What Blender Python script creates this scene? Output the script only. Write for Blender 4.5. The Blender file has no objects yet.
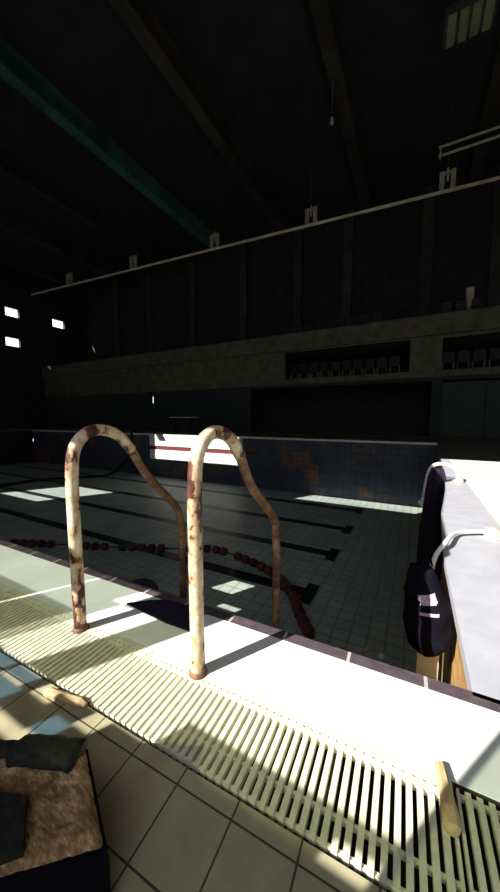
import bpy, bmesh, math, random
from mathutils import Vector, Matrix, noise
R = math.radians
rnd = random.Random(7)
S = bpy.context.scene
COL = S.collection

# ------------------------------------------------------------------ materials
def nt(name):
    m = bpy.data.materials.new(name); m.use_nodes = True
    t = m.node_tree; t.nodes.clear()
    o = t.nodes.new('ShaderNodeOutputMaterial'); b = t.nodes.new('ShaderNodeBsdfPrincipled')
    t.links.new(b.outputs[0], o.inputs[0])
    return m, t, b, o
def ocoord(t, scale=(1, 1, 1), loc=(0, 0, 0), rot=(0, 0, 0)):
    c = t.nodes.new('ShaderNodeTexCoord'); mp = t.nodes.new('ShaderNodeMapping')
    mp.inputs['Scale'].default_value = scale; mp.inputs['Location'].default_value = loc; mp.inputs['Rotation'].default_value = rot
    t.links.new(c.outputs['Object'], mp.inputs[0]); return mp.outputs[0]
def tnoise(t, vec, scale, detail=5, rough=.6):
    n = t.nodes.new('ShaderNodeTexNoise'); n.inputs['Scale'].default_value = scale
    n.inputs['Detail'].default_value = detail; n.inputs['Roughness'].default_value = rough
    t.links.new(vec, n.inputs['Vector']); return n.outputs[0]
def ramp(t, fac, stops):
    r = t.nodes.new('ShaderNodeValToRGB'); t.links.new(fac, r.inputs[0])
    e = r.color_ramp.elements
    while len(e) < len(stops): e.new(.5)
    for k, (p, c) in enumerate(stops):
        e[k].position = p; e[k].color = (c[0], c[1], c[2], 1)
    return r.outputs[0]
def mixc(t, fac, a, b, mode='MIX'):
    m = t.nodes.new('ShaderNodeMix'); m.data_type = 'RGBA'; m.blend_type = mode
    for v, i in ((fac, 0), (a, 6), (b, 7)):
        if hasattr(v, 'links') or hasattr(v, 'is_linked'): t.links.new(v, m.inputs[i])
        elif i == 0: m.inputs[0].default_value = v
        else: m.inputs[i].default_value = (*v, 1)
    return m.outputs[2]
def bump(t, b, fac, strength=.3, dist=.01):
    n = t.nodes.new('ShaderNodeBump'); n.inputs['Strength'].default_value = strength; n.inputs['Distance'].default_value = dist
    t.links.new(fac, n.inputs['Height']); t.links.new(n.outputs[0], b.inputs['Normal'])
def mottled(name, c1, c2, scale=6, rough=.7, metal=0, bmp=.15, spec=.3):
    m, t, b, o = nt(name); v = ocoord(t); n = tnoise(t, v, scale)
    t.links.new(ramp(t, n, [(.3, c1), (.7, c2)]), b.inputs['Base Color'])
    b.inputs['Roughness'].default_value = rough; b.inputs['Metallic'].default_value = metal
    b.inputs['Specular IOR Level'].default_value = spec
    if bmp: bump(t, b, n, bmp)
    return m
def tiled(name, c1, c2, grout, w, h, mortar, loc=(0, 0, 0), rot=(0, 0, 0), rough=.5, nscale=5, spec=.3, stain=None):
    m, t, b, o = nt(name); v = ocoord(t, loc=loc, rot=rot)
    br = t.nodes.new('ShaderNodeTexBrick'); br.offset = 0; br.squash = 1
    br.inputs['Scale'].default_value = 1; br.inputs['Brick Width'].default_value = w; br.inputs['Row Height'].default_value = h
    br.inputs['Mortar Size'].default_value = mortar; br.inputs['Mortar Smooth'].default_value = .1
    t.links.new(v, br.inputs['Vector'])
    n = tnoise(t, ocoord(t), nscale)
    body = ramp(t, n, [(.3, c1), (.7, c2)])
    if stain:
        n2 = tnoise(t, ocoord(t), stain[1], 7, .7)
        f = ramp(t, n2, [(stain[2], (0, 0, 0)), (stain[2] + .08, (1, 1, 1))])
        body = mixc(t, f, body, stain[0])
    t.links.new(mixc(t, br.outputs['Fac'], body, grout), b.inputs['Base Color'])
    b.inputs['Roughness'].default_value = rough; b.inputs['Specular IOR Level'].default_value = spec
    return m
def glassy(name, tint, dirt):
    m, t, b, o = nt(name); t.nodes.remove(b)
    tr = t.nodes.new('ShaderNodeBsdfTransparent'); tr.inputs[0].default_value = (*tint, 1)
    d = t.nodes.new('ShaderNodeBsdfDiffuse'); d.inputs[0].default_value = (.3, .32, .26, 1)
    mx = t.nodes.new('ShaderNodeMixShader'); mx.inputs[0].default_value = dirt
    t.links.new(tr.outputs[0], mx.inputs[1]); t.links.new(d.outputs[0], mx.inputs[2]); t.links.new(mx.outputs[0], o.inputs[0])
    return m

M = {}
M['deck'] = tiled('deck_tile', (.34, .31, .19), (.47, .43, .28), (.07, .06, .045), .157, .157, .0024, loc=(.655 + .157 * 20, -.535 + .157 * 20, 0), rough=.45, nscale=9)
M['curb'] = mottled('curb_concrete', (.72, .74, .69), (.84, .85, .83), 4, .6, bmp=.03)
M['edge'] = tiled('edge_tile', (.06, .045, .06), (.12, .09, .10), (.45, .42, .4), .26, .5, .006, loc=(.178 + .26 * 120, 0, 0), rough=.4, nscale=20)
M['slab'] = mottled('coping_white', (.37, .375, .43), (.46, .46, .51), 6, .6, bmp=.03)
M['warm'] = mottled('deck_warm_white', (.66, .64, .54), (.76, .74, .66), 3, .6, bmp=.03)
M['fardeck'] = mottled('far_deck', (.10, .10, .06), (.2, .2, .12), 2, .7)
M['grate'] = mottled('grate_plastic', (.60, .59, .42), (.80, .78, .60), 30, .5, bmp=.05)
M['pit'] = mottled('channel_dark', (.02, .017, .012), (.05, .04, .03), 20, .9)
M['poolfloor'] = tiled('pool_floor_tile', (.24, .32, .30), (.42, .46, .40), (.18, .23, .21), .25, .25, .012, rough=.5, nscale=1.3)
M['lane'] = mottled('lane_mark', (.006, .008, .014), (.014, .016, .024), 6, .5)
M['farwall'] = tiled('pool_far_tile', (.03, .037, .065), (.06, .075, .105), (.02, .025, .038), .25, .25, .01, rot=(R(90), 0, 0), rough=.5, nscale=1.2, stain=((.17, .085, .04), .9, .53))
M['rightwall'] = tiled('pool_side_tile', (.40, .22, .075), (.62, .38, .15), (.25, .15, .06), .15, .15, .006, rot=(R(90), 0, R(90)), rough=.6, nscale=7)
M['redband'] = mottled('gutter_red', (.10, .012, .016), (.16, .03, .03), 10, .6)
M['whitetile_sunpatch'] = tiled('pool_white_tile_sunpatch', (.62, .62, .60), (.74, .74, .72), (.4, .4, .4), .25, .25, .008, rot=(R(90), 0, 0), rough=.5)
M['wall'] = mottled('wall_dark', (.025, .025, .03), (.05, .05, .05), 1.5, .9)
M['wallin'] = mottled('wall_window_side', (.10, .10, .09), (.16, .16, .14), 1.5, .9)
M['front'] = mottled('gallery_concrete', (.07, .066, .043), (.15, .14, .09), 2.2, .9)
M['pier'] = mottled('pier_dark', (.04, .04, .035), (.09, .088, .07), 1.5, .9)
M['ground'] = mottled('lower_wall', (.02, .023, .025), (.042, .047, .046), 2, .9)
M['ceil'] = mottled('ceiling_board', (.032, .03, .042), (.055, .05, .066), 1.2, .95)
M['beam'] = mottled('beam_rust', (.014, .012, .012), (.10, .088, .065), .45, .8)
M['teal'] = mottled('beam_teal', (.012, .04, .045), (.10, .30, .25), .35, .7)
M['pipe'] = mottled('pipe_paint', (.50, .40, .26), (.72, .64, .45), 3, .6)
M['rod'] = mottled('rod_dark', (.02, .02, .02), (.04, .04, .04), 5, .9)
M['bracket'] = mottled('bracket_paint', (.22, .20, .14), (.42, .4, .3), 6, .6)
M['seat'] = mottled('seat_plastic', (.008, .008, .012), (.018, .016, .022), 6, .6)
M['seatpale'] = mottled('seat_steel', (.16, .15, .12), (.24, .22, .18), 6, .6)
M['wood'] = mottled('pale_wood', (.42, .28, .13), (.66, .50, .28), 25, .8)
M['plank'] = mottled('plank_cream', (.74, .60, .36), (.88, .76, .52), 14, .8)
M['sun_blocker'] = mottled('sun_blocker_board', (.22, .16, .09), (.34, .25, .15), 4, .9)
M['steel'] = mottled('frame_steel', (.14, .14, .13), (.24, .23, .21), 10, .6)
M['black'] = mottled('black_vinyl', (.003, .003, .005), (.008, .007, .011), 30, .9, spec=.05)
M['flap'] = mottled('vinyl_dark_green', (.006, .008, .007), (.028, .028, .022), 70, .7, bmp=.5)
M['bag'] = mottled('bag_black', (.004, .0035, .008), (.009, .008, .016), 14, .8, spec=.08)
M['print'] = mottled('bag_print', (.30, .24, .48), (.70, .62, .80), 75, .6)
M['whiterail'] = mottled('rail_white', (.74, .74, .70), (.88, .88, .85), 8, .6)
M['socket'] = mottled('socket_cream', (.62, .52, .32), (.82, .76, .58), 30, .7)
M['hose'] = mottled('hose_black', (.006, .007, .012), (.016, .016, .025), 8, .6)
M['redfloat'] = mottled('float_red', (.06, .012, .016), (.14, .028, .03), 8, .6)
M['darkfloat'] = mottled('float_dark', (.02, .012, .02), (.045, .02, .03), 8, .6)
M['paper'] = mottled('paper', (.7, .7, .72), (.85, .85, .86), 20, .8)
M['leaf'] = mottled('leaf_yellow', (.55, .38, .08), (.7, .5, .15), 20, .8)
M['lampwhite'] = mottled('lamp_white', (.6, .6, .6), (.75, .75, .75), 20, .5)
M['mat'] = mottled('dark_shapes', (.018, .014, .026), (.035, .028, .045), 25, .9, spec=.1)  # dark colour of the kerb shade patch, edge hump and hanging sheet
M['panelgreen'] = mottled('panel_green', (.16, .18, .10), (.28, .30, .18), 3, .7)
M['asphalt'] = mottled('outside_ground', (.05, .05, .05), (.08, .08, .075), 3, .9)
M['door'] = mottled('door_green', (.03, .045, .042), (.05, .07, .06), 3, .7)
M['glass_pale'] = glassy('glass_pale', (.60, .63, .57), .05)
M['glass_green'] = glassy('glass_green', (.30, .325, .22), .04)
M['glass_blue'] = glassy('glass_blue', (.30, .46, .66), .04)

def rust_paint(low=0.0):
    m, t, b, o = nt('rusty_cream_paint'); v = ocoord(t, (1.3, 1.3, .8))
    n1 = tnoise(t, v, 9, 6, .62); n2 = tnoise(t, v, 26, 5, .6); n3 = tnoise(t, v, 60, 3, .6)
    if low:
        sx = t.nodes.new('ShaderNodeSeparateXYZ'); t.links.new(ocoord(t), sx.inputs[0])
        mr = t.nodes.new('ShaderNodeMapRange'); mr.inputs[1].default_value = .14; mr.inputs[2].default_value = .30; mr.inputs[3].default_value = low; mr.inputs[4].default_value = 0
        t.links.new(sx.outputs[2], mr.inputs[0]); ad = t.nodes.new('ShaderNodeMath'); ad.operation = 'ADD'
        t.links.new(n1, ad.inputs[0]); t.links.new(mr.outputs[0], ad.inputs[1]); n1 = ad.outputs[0]
    paint = ramp(t, n3, [(.3, (.70, .57, .35)), (.7, (.90, .83, .62))])
    rust = ramp(t, n2, [(.38, (.02, .008, .010)), (.55, (.11, .028, .022)), (.75, (.28, .10, .04))])
    f = ramp(t, n1, [(.545, (0, 0, 0)), (.575, (1, 1, 1))])
    halo = ramp(t, n1, [(.42, (0, 0, 0)), (.54, (.75, .75, .75))])
    c1 = mixc(t, halo, paint, (.46, .22, .09))
    t.links.new(mixc(t, f, c1, rust), b.inputs['Base Color'])
    b.inputs['Roughness'].default_value = .55; bump(t, b, n1, .35, .004)
    return m
M['rust'] = rust_paint(); M['rustlow'] = rust_paint(.13)
def rust_brown():
    m, t, b, o = nt('rusty_brown_tube'); v = ocoord(t)
    n1 = tnoise(t, v, 14, 6, .65)
    t.links.new(ramp(t, n1, [(.3, (.035, .014, .012)), (.5, (.17, .08, .04)), (.7, (.38, .25, .13))]), b.inputs['Base Color'])
    b.inputs['Roughness'].default_value = .65; bump(t, b, n1, .35, .004)
    return m
M['rustbrown'] = rust_brown()
def coir():
    m, t, b, o = nt('coir_stuffing'); v = ocoord(t, (1, 1, 1), rot=(0, 0, R(25))); 
    n1 = tnoise(t, ocoord(t, (45, 160, 60), rot=(0, 0, R(70))), 1, 6, .75)
    n2 = tnoise(t, v, 11, 4, .6)
    c = ramp(t, n1, [(.3, (.14, .07, .03)), (.5, (.48, .30, .15)), (.68, (.88, .70, .44))])
    c = mixc(t, ramp(t, n2, [(.35, (.85, .85, .85)), (.6, (0, 0, 0))]), c, (.30, .16, .07), 'MULTIPLY')
    t.links.new(c, b.inputs['Base Color']); b.inputs['Roughness'].default_value = .95
    bump(t, b, n1, .7, .01); return m
M['coir'] = coir()

# ------------------------------------------------------------------ mesh helpers
def build(name, bm, mats, parent=None, smooth=False):
    bmesh.ops.recalc_face_normals(bm, faces=bm.faces[:])
    me = bpy.data.meshes.new(name); bm.to_mesh(me); bm.free()
    for m in (mats if isinstance(mats, (list, tuple)) else [mats]): me.materials.append(m)
    if smooth:
        for p in me.polygons: p.use_smooth = True
    o = bpy.data.objects.new(name, me); COL.objects.link(o)
    if parent: o.parent = parent
    return o
def box(bm, x0, x1, y0, y1, z0, z1, mi=0):
    v = [bm.verts.new(p) for p in ((x0, y0, z0), (x1, y0, z0), (x1, y1, z0), (x0, y1, z0), (x0, y0, z1), (x1, y0, z1), (x1, y1, z1), (x0, y1, z1))]
    for f in ((0, 3, 2, 1), (4, 5, 6, 7), (0, 1, 5, 4), (1, 2, 6, 5), (2, 3, 7, 6), (3, 0, 4, 7)):
        bm.faces.new([v[i] for i in f]).material_index = mi
    return v
def prism(bm, pts, d, mi=0):
    """pts: list of 3D points of one cap, d: extrusion vector"""
    d = Vector(d); a = [bm.verts.new(p) for p in pts]; b = [bm.verts.new(Vector(p) + d) for p in pts]
    n = len(a); fs = [bm.faces.new(a), bm.faces.new(b[::-1])]
    for i in range(n): fs.append(bm.faces.new((a[i], b[i], b[(i + 1) % n], a[(i + 1) % n])))
    for f in fs: f.material_index = mi
def loft(bm, rings, cap=True):
    vs = [[bm.verts.new(p) for p in r] for r in rings]; n = len(rings[0])
    for a, b in zip(vs, vs[1:]):
        for i in range(n): bm.faces.new((a[i], a[(i + 1) % n], b[(i + 1) % n], b[i]))
    if cap: bm.faces.new(vs[0][::-1]); bm.faces.new(vs[-1])
def smooth_path(pts, k=6):
    P = [Vector(p) for p in pts]; P = [2 * P[0] - P[1]] + P + [2 * P[-1] - P[-2]]; out = []
    for i in range(1, len(P) - 2):
        for j in range(k):
            t = j / k; a, b, c, d = P[i - 1:i + 3]
            out.append(.5 * ((2 * b) + (c - a) * t + (2 * a - 5 * b + 4 * c - d) * t * t + (3 * b - a - 3 * c + d) * t ** 3))
    out.append(P[-2]); return out
def tube(bm, pts, r, seg=14, smooth=6):
    P = smooth_path(pts, smooth) if smooth else [Vector(p) for p in pts]
    t0 = (P[1] - P[0]).normalized(); n = t0.orthogonal().normalized(); rings = []
    for i, p in enumerate(P):
        t = (P[min(i + 1, len(P) - 1)] - P[max(i - 1, 0)]).normalized()
        n = (n - t * n.dot(t)).normalized(); b = t.cross(n)
        rings.append([p + r * (math.cos(2 * math.pi * k / seg) * n + math.sin(2 * math.pi * k / seg) * b) for k in range(seg)])
    loft(bm, rings)
def lathe(bm, prof, c=(0, 0, 0), seg=20):
    loft(bm, [[(c[0] + r * math.cos(2 * math.pi * k / seg), c[1] + r * math.sin(2 * math.pi * k / seg), c[2] + z) for k in range(seg)] for r, z in prof])
def tag(o, label, cat, group=None, kind=None):
    o['label'] = label; o['category'] = cat
    if group: o['group'] = group
    if kind: o['kind'] = kind
    return o
def thing(name, loc, label, cat, group=None):
    o = bpy.data.objects.new(name, None); COL.objects.link(o); o.location = loc; o.empty_display_size = .1
    return tag(o, label, cat, group)
def part(name, bm, mat, root, smooth=False):
    """geometry is written in world space; the part is parented with its root's offset removed"""
    o = build(name, bm, mat, root, smooth)
    w = Vector((0, 0, 0)); r = root
    while r: w += r.location; r = r.parent
    o.location = -w
    return o
def struct(name, bm, mat, label=None):
    o = build(name, bm, mat); o['kind'] = 'structure'
    if label: o['label'] = label
    return o
def bx(*a):
    bm = bmesh.new(); box(bm, *a); return bm
def copy_tree(o, parent=None):
    c = o.copy(); COL.objects.link(c)
    if parent: c.parent = parent
    for ch in list(o.children): copy_tree(ch, c)
    return c
def wall_holes(name, axis, at, th, u0, u1, z0, z1, holes, mat):
    """wall with rectangular openings; axis 'y': plane Y=at, u is X; axis 'x': plane X=at, u is Y; th extends away (signed)"""
    us = sorted({u0, u1, *[h[0] for h in holes], *[h[1] for h in holes]}); zs = sorted({z0, z1, *[h[2] for h in holes], *[h[3] for h in holes]})
    bm = bmesh.new(); a, b = sorted((at, at + th))
    for j in range(len(zs) - 1):
        run = None
        for i in range(len(us)):
            solid = False
            if i < len(us) - 1:
                cu, cz = (us[i] + us[i + 1]) / 2, (zs[j] + zs[j + 1]) / 2
                solid = not any(h[0] < cu < h[1] and h[2] < cz < h[3] for h in holes)
            if solid and run is None: run = us[i]
            if not solid and run is not None:
                if axis == 'y': box(bm, run, us[i], a, b, zs[j], zs[j + 1])
                else: box(bm, a, b, run, us[i], zs[j], zs[j + 1])
                run = None
    return struct(name, bm, mat)

# ------------------------------------------------------------------ the setting
XL, XR, YB, YF, ZC = -29.0, 6.0, -3.0, 20.0, 13.0
PX0, PX1, PY0, PY1, PZ = -25.5, .29, 1.19, 13.0, -2.4
G0, G1 = .576, .855
# near deck of tiles, gutter channel, kerb and dark edging row
struct('floor', bx(XL, XR, YB, G0, -.15, 0), M['deck'])
bm = bmesh.new(); box(bm, XL, XR, G0, G1, -.17, -.13); box(bm, XL, XR, G0, G0 + .004, -.13, -.004); box(bm, XL, XR, G1 - .004, G1, -.13, -.004)
struct('gutter_channel', bm, M['pit'])
struct('pool_kerb', bx(XL, XR, G1, 1.135, -.25, 0), M['curb'])
struct('edge_tile_row', bx(XL, XR, 1.135, 1.19, -.25, 0), M['edge'])
# pool shell
bm = bmesh.new(); box(bm, PX0, 1.0, PY0, PY1, PZ - .1, PZ)
for ly in (3.55, 5.49, 7.40, 9.32, 11.45):
    box(bm, PX0 + 2, -1.75, ly - .15, ly + .15, PZ, PZ + .004, 1); box(bm, -1.75, -1.52, ly - .36, ly + .36, PZ, PZ + .004, 1)
struct('pool_floor', bm, [M['poolfloor'], M['lane']])
struct('pool_wall_near', bx(PX0, PX1, PY0 - .1, PY0, PZ, -.25), M['whitetile_sunpatch'])
bm = bmesh.new()
XB = -6.4
box(bm, PX0, XB, PY1, PY1 + .2, PZ, -.86, 0); box(bm, -13.6, XB, PY1 + .03, PY1 + .2, -.86, -.64, 1); box(bm, PX0, -13.6, PY1 + .03, PY1 + .2, -.86, -.64, 0); box(bm, PX0, XB, PY1, PY1 + .2, -.64, -.05, 0)
box(bm, XB, 1.3, PY1, PY1 + .2, PZ, -.05, 0)
for x0, x1 in ((-13.4, -7.3),):
    box(bm, x0, x1, PY1 - .02, PY1, -1.40, -.86, 2); box(bm, x0, x1, PY1 - .02, PY1, -.64, -.05, 2)  # white tile painted only where the sun patch lands on the far wall
struct('pool_wall_far', bm, [M['farwall'], M['redband'], M['whitetile_sunpatch']])
EDGE = [(.21, PY0), (.21, 2.35), (.262, 3.47), (.38, 4.62), (.45, 5.6), (.555, 8.2), (.74, PY1)]
bm = bmesh.new()
prism(bm, [(x + .08, y, PZ) for x, y in EDGE] + [(1.3, PY1, PZ), (1.3, PY0, PZ)], (0, 0, -.06 - PZ))
struct('pool_wall_right', bm, M['rightwall'])
struct('pool_wall_left', bx(PX0 - .2, PX0, PY0, PY1, PZ, -.05), M['farwall'])
# coping and decks round the pool
bm = bmesh.new(); prism(bm, [(x, y, -.059) for x, y in EDGE[:-1]] + [(.70, 8.2, -.059), (.665, PY0, -.059)], (0, 0, .059)); struct('coping_right', bm, M['slab'])
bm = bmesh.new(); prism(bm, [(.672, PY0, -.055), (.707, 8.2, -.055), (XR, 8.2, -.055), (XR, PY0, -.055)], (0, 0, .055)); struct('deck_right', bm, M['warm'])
bm = bmesh.new(); prism(bm, [(.555, 8.2, -.055), (.74, PY1 - .02, -.055), (XR, PY1 - .02, -.055), (XR, 8.2, -.055)], (0, 0, .055)); struct('deck_right_unlit', bm, M['fardeck'])  # darker colour paints the unlit deck past the end of the sun
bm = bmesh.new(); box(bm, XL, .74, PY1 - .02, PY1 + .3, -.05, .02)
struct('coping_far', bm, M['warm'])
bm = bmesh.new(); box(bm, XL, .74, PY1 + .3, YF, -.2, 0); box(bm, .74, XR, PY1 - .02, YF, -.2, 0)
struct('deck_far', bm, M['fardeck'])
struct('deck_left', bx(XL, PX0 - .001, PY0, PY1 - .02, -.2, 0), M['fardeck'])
# shell of the hall
struct('ceiling', bx(XL - .3, XR + .3, YB - .3, YF + .3, ZC, ZC + .2), M['ceil'])
wall_holes('wall_left', 'x', XL, -.3, YB, YF, -.2, ZC, [(13.35, 14.35, 9.05, 9.75), (13.25, 14.3, 6.7, 7.4), (17.0, 18.1, 9.1, 9.8)], M['wall'])
struct('wall_right', bx(XR, XR + .3, YB, YF, -.2, ZC), M['wall'])
wall_holes('wall_far', 'y', YF, .3, XL, XR, -.2, ZC, [(-20.8, -19.7, 1.9, 3.6)], M['wall'])
# gallery front across the pool
holes = [(-8.45, .6, .12, 2.55), (.98, 4.4, .12, 2.55), (-6.35, -.32, 3.0, 4.42), (.92, 4.6, 3.0, 4.35), (-16.35, -16.05, 1.95, 2.70)]
wall_holes('gallery_front_lower', 'y', 16.0, .25, XL, XR, 0, 2.72, [h for h in holes if h[2] < 2.7], M['ground'])
wall_holes('gallery_front_upper', 'y', 16.0, .25, XL, XR, 2.72, 4.5, [h for h in holes if h[2] > 2.9], M['front'])
struct('gallery_floor', bx(XL, XR, 16.25, YF, 2.75, 2.95), M['front'])
struct('gallery_upper_floor', bx(XL, XR, 16.25, YF, 4.45, 4.6), M['front'])
struct('gallery_step', bx(XL, XR, 16.4, YF, 4.6, 5.08), M['pier'])
bm = bmesh.new(); box(bm, XL, XR, 15.85, 16.05, 4.5, 5.28); box(bm, XL, XR, 15.8, 16.1, 5.28, 5.34)
struct('gallery_parapet', bm, M['front'])
for x in (-24, -20, -15.5, -11, -7.0, -3.9, .2, 3.2):
    struct('pillar', bx(x - .25, x + .25, 19.7, YF, 4.6, ZC), M['pier'])
# ceiling beams
for x in (-26.8, -22.0, -17.2, -12.4, -7.6, -2.8, 2.0, 5.4):
    bm = bmesh.new(); box(bm, x - .24, x + .24, YB, YF, 12.2, 12.28); box(bm, x - .05, x + .05, YB, YF, 12.28, 12.92); box(bm, x - .24, x + .24, YB, YF, 12.92, ZC)
    struct('ceiling_beam', bm, M['teal'] if x == -12.4 else M['beam'])

# ------------------------------------------------------------------ window wall behind the viewer
K = .7866                                                                # rise of the sun's path per metre of depth
zk = lambda y: K * (y + 3)
W1 = (-6.5, -1.0, zk(.39), 8.85)
wh = [W1, (.2, 5.6, 1.4, 6.5), (-22, -19.1, 5.26, 7.36), (-8.1, -7.6, 3.72, 4.12), (-7.4, -7.0, 3.37, 3.50), (-13.3, -8.85, 9.4, 10.15), (-22.6, -17.1, 11.2, 12.62)]  # second opening is added for fill light
wall_holes('wall_rear', 'y', YB, -.05, XL, XR, -.2, ZC, wh, M['wallin'])
def pane(bm, x0, x1, y0, y1): box(bm, x0, x1, YB - .007, YB - .003, zk(y0), zk(y1))
win = bpy.data.objects.new('window_1', None); COL.objects.link(win); win['kind'] = 'structure'
bm = bmesh.new()
for x in (-6.49, -1.01): box(bm, x - .012, x + .012, YB - .04, YB, W1[2], W1[3])
box(bm, -6.5, -1.0, YB - .04, YB, 8.82, 8.85)
box(bm, -2.192, -2.178, YB - .02, YB, zk(.57), 8.85)
build('window_frame', bm, M['steel'], win)
bm = bmesh.new()
pane(bm, -6.4, -4.045, .86, 1.16); pane(bm, -4.025, -3.72, .86, 1.16); pane(bm, -3.72, -3.64, .57, 1.0)
pane(bm, -2.178, -1.02, .86, 8.2)
build('clouded_pane', bm, M['glass_pale'], win)
bm = bmesh.new(); pane(bm, -6.4, -4.045, .57, .86); pane(bm, -4.025, -3.72, .57, .86); pane(bm, -2.77, -2.29, .57, .68); pane(bm, -2.29, -2.192, .625, .68); pane(bm, -2.178, -1.02, .57, .86); pane(bm, -3.40, -3.222, .57, 1.0)
build('green_pane', bm, M['glass_green'], win)
bm = bmesh.new(); pane(bm, -3.40, -3.24, .436, .505); pane(bm, -3.05, -2.97, .44, .51); pane(bm, -3.56, -3.42, .51, .565); pane(bm, -3.40, -3.27, .52, .56)
build('blue_pane', bm, M['glass_blue'], win)
# unseen boards, added and cut to shade the kerb and right pool wall
bm = bmesh.new()
def brd(x0, x1, y0, y1): box(bm, x0, x1, YB - .009, YB - .001, zk(y0), zk(y1))
brd(-6.48, -3.2, .39, .436); brd(-2.98, -1.02, .39, .436)
brd(-6.48, -3.40, .436, .51); brd(-3.24, -3.05, .436, .51); brd(-2.97, -1.02, .436, .51)
brd(-6.48, -3.56, .51, .57); brd(-3.42, -3.40, .51, .57); brd(-3.27, -3.22, .51, .57); brd(-3.12, -2.985, .51, .57); brd(-2.91, -1.02, .51, .57)
brd(-3.63, -3.212, 1.0, 1.24); brd(-3.212, -3.0, 1.2, 1.24); brd(-6.48, -3.63, 1.16, 1.24)
def prb(pts): prism(bm, [(x, YB - .009, z) for x, z in pts], (0, .008, 0))
z0, z1, z2 = zk(1.24), 3.8, zk(2.42)
prb([(-6.48, z0), (-3.64, z0), (-3.64, z1), (-6.48, z1)]); prb([(-3.42, z0), (-3.0, z0), (-3.0, z1), (-3.42, z1)])
prb([(-6.48, z1), (-3.0, z1), (-3.0, z2), (-3.60, zk(3.44)), (-4.17, zk(4.58)), (-4.69, zk(5.55)), (-6.14, zk(8.14)), (-6.48, zk(8.2))])
build('sun_blocker', bm, M['sun_blocker'], win)
fill_win = bpy.data.objects.new('fill_window', None); COL.objects.link(fill_win); fill_win['kind'] = 'structure'  # unseen window, added to brighten the hall with daylight
bm = bmesh.new()
for x in (.22, 2.0, 3.8, 5.58): box(bm, x - .02, x + .02, YB - .04, YB, 1.4, 6.5)
for z in (1.42, 2.8, 4.7, 6.48): box(bm, .2, 5.6, YB - .04, YB, z - .02, z + .02)
build('window_frame', bm, M['steel'], fill_win)  # frame of the added fill window
struct('ground', bx(-60, 40, -30, YB - .06, -.4, -.2), M['asphalt'])

# ------------------------------------------------------------------ gutter grates
def grate(x0, x1, label, dots=True):
    root = thing('gutter_grate', (x0, G0, 0), label, 'grate', 'grates over the overflow gutter')
    g = .002 if dots else .006; a, b = x0 + g, x1 - g; bm = bmesh.new()
    zt, zb, n0, n1 = 0.0, -.022, G0 + .014, G1 - .004
    box(bm, a, b, n0 + .004, n0 + .012, zb, zt - .008)                # sunken near bar
    box(bm, a, b, .653, .661, zb, zt - .008)
    if dots: box(bm, a, b, .806, .820, zb, zt); box(bm, a, b, .828, n1, zb, zt)
    else: n1 = G1 - .014; box(bm, a, b, n1 - .012, n1 - .004, zb, zt - .008)
    n = max(2, round((b - a) / .0242)); p = (b - a) / n; top = .806 if dots else n1
    for i in range(n + 1):
        xc = a + i * p; w = .0069 if dots else .0062; l, r = max(a, xc - w), min(b, xc + w)
        box(bm, l, r, n0, .652, zb, zt - .0006); box(bm, l, r, .652, .663, zt - .008, zt - .0006); box(bm, l, r, .663, top, zb, zt - .0006)
        if dots:
            l, r = max(a, xc - .0085), min(b, xc + .0085)
            box(bm, l, r, .820, .828, zb, zt - .0006)
    part('slat_panel', bm, M['grate'], root)
    for i in range(5):
        xx = a + .05 + i * (b - a - .1) / 4
        part('support_leg', bx(xx - .01, xx + .01, n0, n1, -.13, zb), M['pit'], root)
    NEAR.append(root)
NEAR = []
edges = [.125 + k for k in range(-12, 3)]
names = {(-1, 0): 'sunlit slatted gutter grate with rusty handrail foot and pale wooden wedge at its corner',
         (0, 1): 'shaded slatted gutter grate at right end beside the pale wooden wedge',
         (-2, -1): 'half-shaded slatted gutter grate around foot of the farther handrail'}
for k in range(len(edges) - 1):
    x0, x1 = edges[k], edges[k + 1]; q = round(x0 - .125)
    lab = {0: names[(0, 1)], -1: names[(-1, 0)], -2: names[(-2, -1)]}.get(q)
    if lab is None:
        if q < -3 or q > 0: continue
        lab = 'slatted gutter grate at the left edge, beyond the farther handrail'
    grate(x0, x1, lab, q != 0)
# the run beyond the frame is covered by one plain strip of the setting
bm = bmesh.new(); box(bm, XL, edges[0] + 9 - .002, G0 + .005, G1 - .005, -.022, 0); box(bm, 1.127, XR, G0 + .005, G1 - .005, -.022, 0)
struct('gutter_cover_strip', bm, M['grate'])
# the pool edge runs 1.7 degrees off the square of the far hall
for nme in ('floor', 'gutter_channel', 'gutter_cover_strip', 'pool_kerb', 'edge_tile_row', 'pool_wall_near'): NEAR.append(bpy.data.objects[nme])
piv = Matrix.Translation((-.45, .8, 0)) @ Matrix.Rotation(R(1.5), 4, 'Z') @ Matrix.Translation((.45, -.8, 0))
for o in NEAR: o.matrix_basis = piv @ o.matrix_basis

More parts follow.
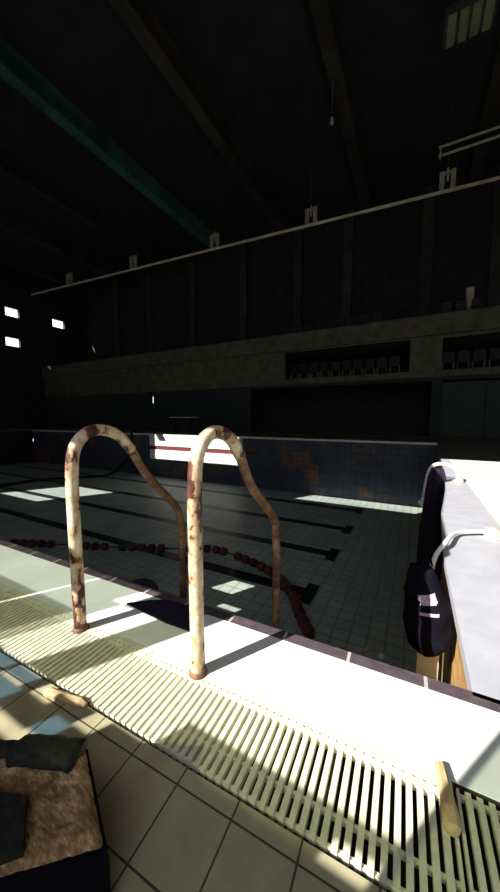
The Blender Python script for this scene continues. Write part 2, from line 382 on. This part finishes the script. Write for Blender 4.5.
# ------------------------------------------------------------------ pool ladder with two rusty handrails
lad = thing('pool_ladder', (-.96, .82, 0), 'rusty cream pool ladder with two arched handrails standing on the gutter grate', 'ladder')
def rail(x, y0, y1, lean):
    bm = bmesh.new()
    pts = [(x, y0, .001), (x, y0 - .002, .25), (x, y0 - .004, .5), (x, y0 - .002, .70), (x, y0 + .018, .80), (x, y0 + .075, .856), (x, y0 + .15, .866), (x, y0 + .235, .835), (x, y0 + .31, .76)]
    tube(bm, pts, .0255, 18, 6); a = part('handrail', bm, M['rustlow' if lean else 'rust'], lad, True)
    bm = bmesh.new()
    pts = [(x, y0 + .306, .764), (x, y0 + .42, .60), (x, y1 - .06, .40), (x, y1 - .012, .30), (x, y1, .18), (x, y1 + .005, -.3), (x, y1 + .005, -1.3)]
    tube(bm, pts, .0225, 16, 6); b = part('lower_rail', bm, M['rustbrown'], a, True); b.location = (0, 0, 0)
    b['label'] = 'bare brown rusted lower rail'
    bm = bmesh.new(); lathe(bm, [(.034, .0005), (.034, .004), (.029, .008), (.0275, .014), (.0262, .015)], (x, y0, 0), 20)
    f = part('flange', bm, M['rustbrown'], a, True); f.location = (0, 0, 0)
    for z in (-.35, -1.15):
        bm = bmesh.new(); tube(bm, [(x, PY0 + .001, z), (x, y1 + .005, z)], .014, 10, 0); s = part('wall_stay', bm, M['rustbrown'], a, True); s.location = (0, 0, 0)
rail(-1.257, .785, 1.46, 1); rail(-.656, .836, 1.55, 0)
for z in (-.38, -.68, -.98, -1.25):
    bm = bmesh.new(); box(bm, -1.257, -.656, 1.46, 1.55, z, z + .025); part('tread', bm, M['rustbrown'], lad)

# ------------------------------------------------------------------ small things near the gutter
bm = bmesh.new()
P0, P1 = Vector((.095, .892, .004)), Vector((.113, .742, .004))
rings = []
for t, w, h in ((0, .007, .008), (.06, .012, .02), (.45, .015, .026), (.75, .018, .026), (.95, .018, .02), (1, .010, .010)):
    c = P0.lerp(P1, t); d = (P1 - P0).normalized(); s = Vector((-d.y, d.x, 0))
    rings.append([c + s * w * .8 + Vector((0, 0, -.0035)), c + s * w + Vector((0, 0, h * .6)), c + s * w * .5 + Vector((0, 0, h)), c - s * w * .5 + Vector((0, 0, h)), c - s * w + Vector((0, 0, h * .6)), c - s * w * .8 + Vector((0, 0, -.0035))])
loft(bm, rings)
tag(build('wooden_wedge', bm, M['wood']), 'pale wooden wedge lying across the slats at the right', 'wood')
bm = bmesh.new()
A, B = Vector((-1.06, .528, 0)), Vector((-.892, .560, 0)); d = (B - A).normalized(); s = Vector((-d.y, d.x, 0)); rings = []
for i in range(9):
    t = i / 8; c = A.lerp(B, t); w = .013 + .0012 * math.sin(i * 2.1); h = .018 + .002 * math.sin(i * 1.3)
    if i in (0, 8): w *= .6; h *= .7
    rings.append([c + s * w + Vector((0, 0, .0005)), c + s * w * 1.05 + Vector((0, 0, h * .7)), c + s * w * .4 + Vector((0, 0, h)), c - s * w * .5 + Vector((0, 0, h)), c - s * w * 1.05 + Vector((0, 0, h * .6)), c - s * w + Vector((0, 0, .0005))])
loft(bm, rings)
tag(build('wood_scrap', bm, M['wood']), 'short pale stick lying on the tiles along the grate', 'wood')

# torn footstool
st = thing('footstool', (-.69, .27, 0), 'torn black padded block with brown fibrous stuffing showing on top', 'stool')
BR, FR, FL, BL = (-.644, .401), (-.459, .311), (-.70, .10), (-.95, .245)
def grow(f):
    cx = sum(p[0] for p in (BR, FR, FL, BL)) / 4; cy = sum(p[1] for p in (BR, FR, FL, BL)) / 4
    return [(cx + (p[0] - cx) * f, cy + (p[1] - cy) * f) for p in (BR, FR, FL, BL)]
def quadmesh(bm, corners, n, zf):
    c = [Vector((*p, 0)) for p in corners]; g = {}
    for i in range(n + 1):
        for j in range(n + 1):
            u, v = i / n, j / n
            p = c[0].lerp(c[1], u).lerp(c[3].lerp(c[2], u), v); p.z = zf(p, u, v); g[i, j] = bm.verts.new(p)
    for i in range(n):
        for j in range(n): bm.faces.new((g[i, j], g[i + 1, j], g[i + 1, j + 1], g[i, j + 1]))
bm = bmesh.new(); loft(bm, [[(x, y, .0005) for x, y in grow(1.0)], [(x, y, .02) for x, y in grow(1.03)], [(x, y, .13) for x, y in grow(1.035)], [(x, y, .15) for x, y in grow(1.02)]])
part('vinyl_base', bm, M['black'], st)
bm = bmesh.new()
def zc(p, u, v):
    e = min(u, 1 - u, v, 1 - v)
    return .150 + .022 * min(1, e / .06) + .010 * noise.noise(p * 22) * min(1, e * 12) + .004 * noise.noise(p * 70)
quadmesh(bm, grow(.985), 60, zc)
part('stuffing', bm, M['coir'], st, True)
# dark rolled cover along the back edge, thickest at the corner
bm = bmesh.new(); rings = []
A, B = Vector((-.95, .25, .168)), Vector((-.63, .385, .176)); d = (B - A).normalized(); s = Vector((-d.y, d.x, 0))
for i in range(25):
    t = i / 24; c = A.lerp(B, t); k = 1 if t > .58 else .55
    wf, hf = .034 * k, .020 * k
    ring = []
    for q in range(12):
        a = 2 * math.pi * q / 12; p = c - s * .012 + s * math.cos(a) * wf + Vector((0, 0, math.sin(a) * hf))
        p += Vector((1, 1, 1)) * .005 * noise.noise(p * 45); ring.append(p)
    rings.append(ring)
loft(bm, rings); part('rolled_cover', bm, M['flap'], st, True)
bm = bmesh.new(); rings = []
cv = [(-.64, .275), (-.565, .232), (-.60, .195), (-.70, .11), (-.82, .18), (-.74, .235)]
loft(bm, [[(x, y, .165) for x, y in cv], [(x, y, .184) for x, y in cv]])
part('cover_remnant', bm, M['flap'], st)

# ------------------------------------------------------------------ right coping: two white rails, hanging bag, plank
def socket(bm, x, y, k=1):
    rings = []
    for r, z in ((.055, 0.0006), (.058, .012), (.045, .03), (.040, .05), (.022, .062)):
        rings.append([Vector((x + k * r * math.cos(a), y + 1.5 * k * r * math.sin(a), z)) + Vector((1, 1, 0)) * .01 * noise.noise(Vector((x * 9 + math.cos(a) * 2, math.sin(a) * 2, z * 40))) for a in [2 * math.pi * i / 16 for i in range(16)]])
    loft(bm, rings)
gr = thing('grab_rail', (.56, 2.96, 0), 'low white bent rail running over the coping edge to the hanging black bag', 'rail', 'white rails over the right pool edge')
bm = bmesh.new(); tube(bm, [(.55, 2.955, .035), (.42, 2.89, .032), (.31, 2.78, .036), (.225, 2.5, .05), (.165, 2.42, -.03), (.14, 2.38, -.15), (.133, 2.36, -.32), (.13, 2.35, -.42)], .0155, 12, 6)
part('rail_tube', bm, M['whiterail'], gr, True)
bm = bmesh.new(); socket(bm, .575, 2.97, 1.15); part('anchor_socket', bm, M['socket'], gr, True)
gr2 = thing('grab_rail', (.6, 5.3, 0), 'tall hooped white rail with an elbow, farther along the coping', 'rail', 'white rails over the right pool edge')
bm = bmesh.new(); tube(bm, [(.60, 5.3, .03), (.56, 5.3, .17), (.46, 5.3, .235), (.34, 5.3, .245), (.25, 5.3, .19), (.205, 5.3, .06), (.18, 5.3, -.15), (.165, 5.3, -.33)], .028, 12, 6)
part('rail_tube', bm, M['whiterail'], gr2, True)
bm = bmesh.new(); tube(bm, [(.172, 5.3, -.30), (.16, 5.3, -.42)], .045, 12, 0); tube(bm, [(.17, 5.3, -.36), (.10, 5.3, -.36)], .035, 12, 0); tube(bm, [(.165, 5.3, -.38), (.289, 5.3, -.40)], .02, 10, 0)
part('elbow', bm, M['whiterail'], gr2)
bm = bmesh.new(); socket(bm, .6, 5.3, 1.2); part('anchor_socket', bm, M['socket'], gr2, True)

bag = thing('hanging_bag', (.125, 2.2, -.62), 'black bag with pale violet print hanging inside the pool at the right wall', 'bag')
BC = Vector((.112, 2.22))
def bagpt(a, z, off=0):
    t = (z + .635) / .60                                               # 0 bottom .. 1 top
    w = .5 * (1 - math.exp(-t * 9)) * (1.0 if t < .62 else max(.28, 1 - (t - .62) * 1.55))
    rx, ry = .27 * w + .012, .20 * w + .01
    n = 1 + .16 * noise.noise(Vector((math.cos(a) * 1.6, math.sin(a) * 1.6, z * 9)))
    cx = BC.x + (.015 if t < .7 else -.03 * (t - .7) / .3)
    return Vector((cx + (rx * n + off) * math.cos(a), BC.y + (ry * n + off) * math.sin(a), z))
bm = bmesh.new(); loft(bm, [[bagpt(2 * math.pi * k / 36, -.633 + .60 * j / 40) for k in range(36)] for j in range(41)])
part('bag_body', bm, M['bag'], bag, True)
def patch(a0, a1, z0, z1, skew):
    bm = bmesh.new(); n = 8; g = {}
    for i in range(n + 1):
        for j in range(n + 1):
            a = a0 + (a1 - a0) * i / n; z = z0 + (z1 - z0) * j / n + skew * (i / n - .5)
            g[i, j] = bm.verts.new(bagpt(a, z, .004))
    for i in range(n):
        for j in range(n): bm.faces.new((g[i, j], g[i + 1, j], g[i + 1, j + 1], g[i, j + 1]))
    o = part('print_patch', bm, M['print'], bag, True); o['label'] = 'pale violet print'
patch(R(250), R(298), -.225, -.17, .03); patch(R(252), R(290), -.295, -.272, .018)
bm = bmesh.new(); tube(bm, [(.075, 2.21, -.05), (.085, 2.26, .0), (.13, 2.36, -.03), (.145, 2.36, -.08)], .007, 8, 6); part('handle', bm, M['bag'], bag, True)
bm = bmesh.new(); prism(bm, [(.075, 2.42, PZ + .001), (.205, 2.42, PZ + .001), (.215, 2.33, -.50), (.085, 2.33, -.50)], (0, .03, 0))
tag(build('plank', bm, M['plank']), 'cream plank standing upright in the pool below the black bag', 'plank')

ct = bmesh.new(); prof = [(.20, .175), (.34, .20), (.41, .10), (.425, -.05), (.44, -.6), (.43, -1.45), (.12, -1.52), (.115, -.7), (.165, -.35)]  # dark sheet added to fill the dark column beside the right wall
NU, NV = 10, 14; grid = {}
def side(z, pts):
    for (xa, za), (xb, zb) in zip(pts, pts[1:]):
        if za >= z >= zb: return xa + (xb - xa) * (za - z) / (za - zb)
    return pts[-1][0]
lft = [(.245, .19), (.215, .12), (.185, -.1), (.165, -.35), (.13, -.7), (.115, -1.0), (.11, -1.5)]
rgt = [(.40, .19), (.44, .05), (.445, -.1), (.45, -.6), (.44, -1.5)]
for lay, off in ((0, -.02), (1, .02)):
    for i in range(NU + 1):
        for j in range(NV + 1):
            z = .19 - 1.68 * j / NV; u = i / NU
            x = side(z, lft) * (1 - u) + side(z, rgt) * u
            grid[lay, i, j] = ct.verts.new((x, 5.22 + off + .025 * math.sin(u * 9 + z), z))
for lay in (0, 1):
    for i in range(NU):
        for j in range(NV): ct.faces.new((grid[lay, i, j], grid[lay, i + 1, j], grid[lay, i + 1, j + 1], grid[lay, i, j + 1]))
rim = [(i, 0) for i in range(NU)] + [(NU, j) for j in range(NV)] + [(i, NV) for i in range(NU, 0, -1)] + [(0, j) for j in range(NV, 0, -1)]
for k in range(len(rim)):
    a, b = rim[k], rim[(k + 1) % len(rim)]; ct.faces.new((grid[(0, *a)], grid[(0, *b)], grid[(1, *b)], grid[(1, *a)]))
tag(build('dark_sheet', ct, M['mat'], None, True), 'black sheet added for the dark column below the tall hooped rail', 'sheet')
bm = bmesh.new(); prism(bm, [(-1.225, 1.005, .001), (-1.15, 1.07, .001), (-1.075, 1.118, .001), (-.98, 1.13, .001), (-.83, 1.12, .001), (-.818, 1.06, .001), (-.815, .992, .001), (-.95, .985, .001), (-1.10, .995, .001)], (0, 0, .006))  # flat dark patch standing in for full shade on the kerb
tag(build('kerb_shade', bm, M['mat']), 'flat dark patch for the shade on the pale kerb between the handrails', 'mat')  # dark patch standing in for shade; no mat lies here
bm = bmesh.new(); arc = [(-1.55, -.17), (-1.50, -.085), (-1.43, -.035), (-1.36, -.012), (-1.29, -.008), (-1.255, -.03), (-1.24, -.075), (-1.24, -.17)]
prism(bm, [(x, 1.195, z) for x, z in arc], (0, .05, 0))  # dark rounded shape added at the pool edge
tag(build('dark_hump', bm, M['mat']), 'dark rounded hump at the pool edge beside the farther handrail', 'hump')

# ------------------------------------------------------------------ things lying in the empty pool
lr = thing('lane_rope', (-6.4, 5.1, PZ), 'lane rope of dark red float discs lying across the pool floor', 'rope')
path = smooth_path([(-10.6, 3.3, PZ + .1), (-9.4, 3.85, PZ + .1), (-7.9, 4.5, PZ + .1), (-6.4, 5.1, PZ + .1), (-5.0, 5.76, PZ + .1), (-4.22, 6.1, PZ + .1), (-3.34, 6.0, PZ + .1), (-2.44, 5.68, PZ + .1), (-1.9, 5.2, PZ + .1), (-1.5, 4.6, PZ + .1), (-1.2, 4.2, PZ + .1)], 20)
bm = bmesh.new(); tube(bm, path[::5], .012, 8, 0); part('rope_core', bm, M['hose'], lr, True)
acc = 0; last = path[0]; k = 0; pos = []
for i in range(1, len(path)):
    acc += (path[i] - path[i - 1]).length
    if acc > .21: pos.append((path[i], (path[i] - path[i - 1]).normalized())); acc = 0
gaps = {4, 5, 11, 12, 17, 23, 24, 30}
protos = []
for mt in (M['redfloat'], M['darkfloat']):
    bm = bmesh.new()
    rings = [[Vector((x, r * math.cos(2 * math.pi * q / 14), r * math.sin(2 * math.pi * q / 14))) for q in range(14)] for x, r in ((-.075, .03), (-.07, .085), (-.03, .098), (.03, .098), (.07, .085), (.075, .03))]
    loft(bm, rings); me = bpy.data.meshes.new('float_disc'); bmesh.ops.recalc_face_normals(bm, faces=bm.faces[:]); bm.to_mesh(me); bm.free(); me.materials.append(mt)
    for p in me.polygons: p.use_smooth = True
    protos.append(me)
for i, (p, d) in enumerate(pos):
    if i in gaps: continue
    o = bpy.data.objects.new('float_disc', protos[0 if i % 3 else 1]); COL.objects.link(o); o.parent = lr
    o.location = p - lr.location; o.rotation_euler = (0, 0, math.atan2(d.y, d.x))
bm = bmesh.new(); tube(bm, [(-18.5, 6.3, PZ + .075), (-17.57, 7.36, PZ + .075), (-17.3, 9.1, PZ + .075), (-16.2, 10.4, PZ + .075), (-15.4, 11.8, PZ + .09), (-15.1, 12.7, -1.6), (-14.95, 12.92, -1.2), (-14.8, 12.92, -.4), (-14.75, 12.90, .09), (-14.7, 13.2, .09)], .07, 12, 8)
tag(build('hose', bm, M['hose'], None, True), 'thick black hose draped down the far pool wall onto the pool floor', 'hose')
bm = bmesh.new(); prism(bm, [(-.52, 4.44, PZ + .001), (-.46, 4.42, PZ + .001), (-.43, 4.5, PZ + .02), (-.48, 4.55, PZ + .012)], (0, 0, .006))
tag(build('fallen_leaf', bm, M['leaf']), 'yellow leaf on the pool floor near the dark edging', 'leaf')
bm = bmesh.new(); prism(bm, [(-.32, 4.40, PZ + .001), (-.25, 4.38, PZ + .001), (-.23, 4.46, PZ + .016), (-.30, 4.49, PZ + .01)], (0, 0, .006))
tag(build('paper_scrap', bm, M['paper']), 'white paper scrap on the pool floor beside the yellow leaf', 'paper')

# ------------------------------------------------------------------ far side of the hall
bt = thing('bench', (-12.26, 14.6, 0), 'pale narrow bench top catching light on the far deck', 'bench')
part('bench_top', bx(-13.15, -11.38, 14.4, 14.8, .93, .98), M['warm'], bt)
for x in (-12.9, -11.65): part('leg', bx(x - .03, x + .03, 14.45, 14.75, 0, .93), M['rod'], bt)
# tip-up gallery seats
def seat(loc, label, group):
    r = thing('gallery_seat', (0, 0, 0), label, 'seat', group)
    bm = bmesh.new(); box(bm, -.21, .21, -.22, .18, .40, .45); build('seat_pan', bm, M['seat'], r)
    bm = bmesh.new(); prism(bm, [(-.21, .18, .42), (.21, .18, .42), (.20, .27, .86), (-.20, .27, .86)], (0, .04, 0)); build('backrest', bm, M['seat'], r)
    for s in (-1, 1):
        bm = bmesh.new(); box(bm, s * .2 - .02, s * .2 + .02, -.1, .2, 0, .42); build('leg', bm, M['seatpale'], r)
    r.location = loc; r.rotation_euler = (0, 0, math.pi); return r
proto = None
def row(xs, y, z, label, group):
    global proto
    for x in xs:
        if proto is None: proto = seat((x, y, z), label, group)
        else:
            c = copy_tree(proto); c.location = (x, y, z); c['label'] = label; c['group'] = group
def rng(a, b, p): return [a + p * i for i in range(int((b - a) / p) + 1)]
row(rng(-6.0, -.6, .56), 16.75, 2.95, 'dark gallery seat in the long opening below the parapet', 'seats in the long opening')
row(rng(1.2, 4.3, .56), 16.75, 2.95, 'dark gallery seat in the right opening below the parapet', 'seats in the right opening')
row(rng(-6.3, -1.5, .56), 16.75, 5.08, 'dark gallery seat showing above the parapet at centre', 'seats above the parapet at centre')
row(rng(1.0, 4.2, .56), 16.75, 5.08, 'dark gallery seat showing above the parapet at right', 'seats above the parapet at right')
fb = thing('equipment_box', (1.95, 17, 5.08), 'small pale cabinet standing behind the parapet at far right', 'cabinet')
part('cabinet_body', bx(1.8, 2.1, 17.35, 17.6, 5.081, 6.75), M['bracket'], fb); part('cabinet_door', bx(1.83, 2.07, 17.33, 17.35, 5.3, 6.7), M['pipe'], fb)
# doors in the ground floor of the gallery
dr = bpy.data.objects.new('door_1', None); COL.objects.link(dr); dr['kind'] = 'structure'
build('door_leaf', bx(1.0, 2.6, 16.4, 16.46, 0, 2.5), M['door'], dr); build('door_leaf', bx(2.62, 4.3, 16.4, 16.46, 0, 2.5), M['door'], dr)

# pipe slung under the roof with pairs of hangers
pp = thing('ceiling_pipe', (-9, 12, 8.4), 'long pale pipe slung level under the dark roof on paired hangers', 'pipe')
A, B = Vector((-21.0, 11.15, 8.42)), Vector((5.99, 13.18, 8.42))
at = lambda x: A.lerp(B, (x - A.x) / (B.x - A.x))
bm = bmesh.new(); tube(bm, [A, B], .055, 12, 0); part('pipe_run', bm, M['pipe'], pp, True)
for x in (-17.6, -12.9, -8.2, -3.9, .62, 4.6):
    p = at(x); bm = bmesh.new()
    for q in (-.16, .16):
        box(bm, p.x + q - .07, p.x + q + .07, p.y - .05, p.y + .05, p.z + .02, p.z + .62)
    box(bm, p.x - .03, p.x + .03, p.y - .03, p.y + .03, p.z + .3, p.z + .7); box(bm, p.x - .22, p.x + .22, p.y - .04, p.y + .04, p.z + .5, p.z + .6)
    hg = part('hanger', bm, M['bracket'], pp)
    bm = bmesh.new(); box(bm, p.x - .02, p.x + .02, p.y - .02, p.y + .02, p.z + .7, ZC); q = part('rod', bm, M['rod'], hg); q.location = (0, 0, 0)
for z, lab in ((7.91, 'thin upper pipe of a pair at the right under the roof'), (7.70, 'thin lower pipe of a pair at the right under the roof')):
    bm = bmesh.new(); tube(bm, [(.25, 10, z), (XR - .002, 10, z)], .03, 10, 0); tube(bm, [(.3, 10, z), (.3, 10.0, 7.6)], .02, 8, 0)
    tag(build('wall_pipe', bm, M['bracket'], None, True), lab, 'pipe', 'paired thin pipes')
hl = thing('ceiling_fixture', (.9, 10.3, 11.0), 'green-grey louvred box fixture hanging high at top right', 'fixture')
bm = bmesh.new(); box(bm, .25, 1.35, 10.0, 10.7, 10.9, 11.15); part('housing', bm, M['beam'], hl)
for i in range(4):
    part('louvre', bx(.32 + .26 * i, .50 + .26 * i, 9.97, 10.72, 10.86, 10.9), M['panelgreen'], hl)
part('hanger_rod', bx(.75, .80, 10.3, 10.35, 11.15, ZC), M['steel'], hl)
lp = thing('ceiling_lamp', (-2.92, 11.45, 11.0), 'tiny white lamp hanging from the dark roof', 'lamp')
bm = bmesh.new(); lathe(bm, [(.02, .2), (.05, .15), (.07, .0), (.06, -.02)], (-2.92, 11.45, 10.9), 14); part('lamp_shade', bm, M['lampwhite'], lp, True)
part('lamp_cord', bx(-2.93, -2.91, 11.44, 11.46, 11.2, ZC), M['steel'], lp)

# ------------------------------------------------------------------ light
W = bpy.data.worlds.new('World'); S.world = W; W.use_nodes = True
bgn = W.node_tree.nodes['Background']; bgn.inputs[0].default_value = (.90, .94, 1, 1); bgn.inputs[1].default_value = 2.0
sun = bpy.data.lights.new('sun', 'SUN'); sun.energy = 11; sun.angle = R(.15); sun.color = (1, .965, .88)
so = bpy.data.objects.new('sun', sun); COL.objects.link(so)
el = R(34); hx, hy = .5145, .8575
dirv = Vector((hx * math.cos(el), hy * math.cos(el), -math.sin(el)))
so.rotation_euler = dirv.to_track_quat('-Z', 'Y').to_euler(); so.location = (-10, -20, 12)

# ------------------------------------------------------------------ camera
f = 310.0; pitch = math.atan(28 / f); yaw = math.atan(165 / f * math.cos(pitch))
cam = bpy.data.cameras.new('camera'); co = bpy.data.objects.new('camera', cam); COL.objects.link(co)
cam.sensor_fit = 'HORIZONTAL'; cam.sensor_width = 36; cam.lens = f / 500 * 36; cam.clip_start = .02; cam.clip_end = 200
co.location = (0, 0, .92); co.rotation_euler = (math.pi / 2 - pitch, 0, yaw)
S.camera = co
vs = S.view_settings; vs.view_transform = 'Standard'; vs.look = 'None'; vs.gamma = 1; vs.exposure = 0; vs.use_curve_mapping = False
S.cycles.max_bounces = 8; S.cycles.diffuse_bounces = 5; S.cycles.transparent_max_bounces = 16
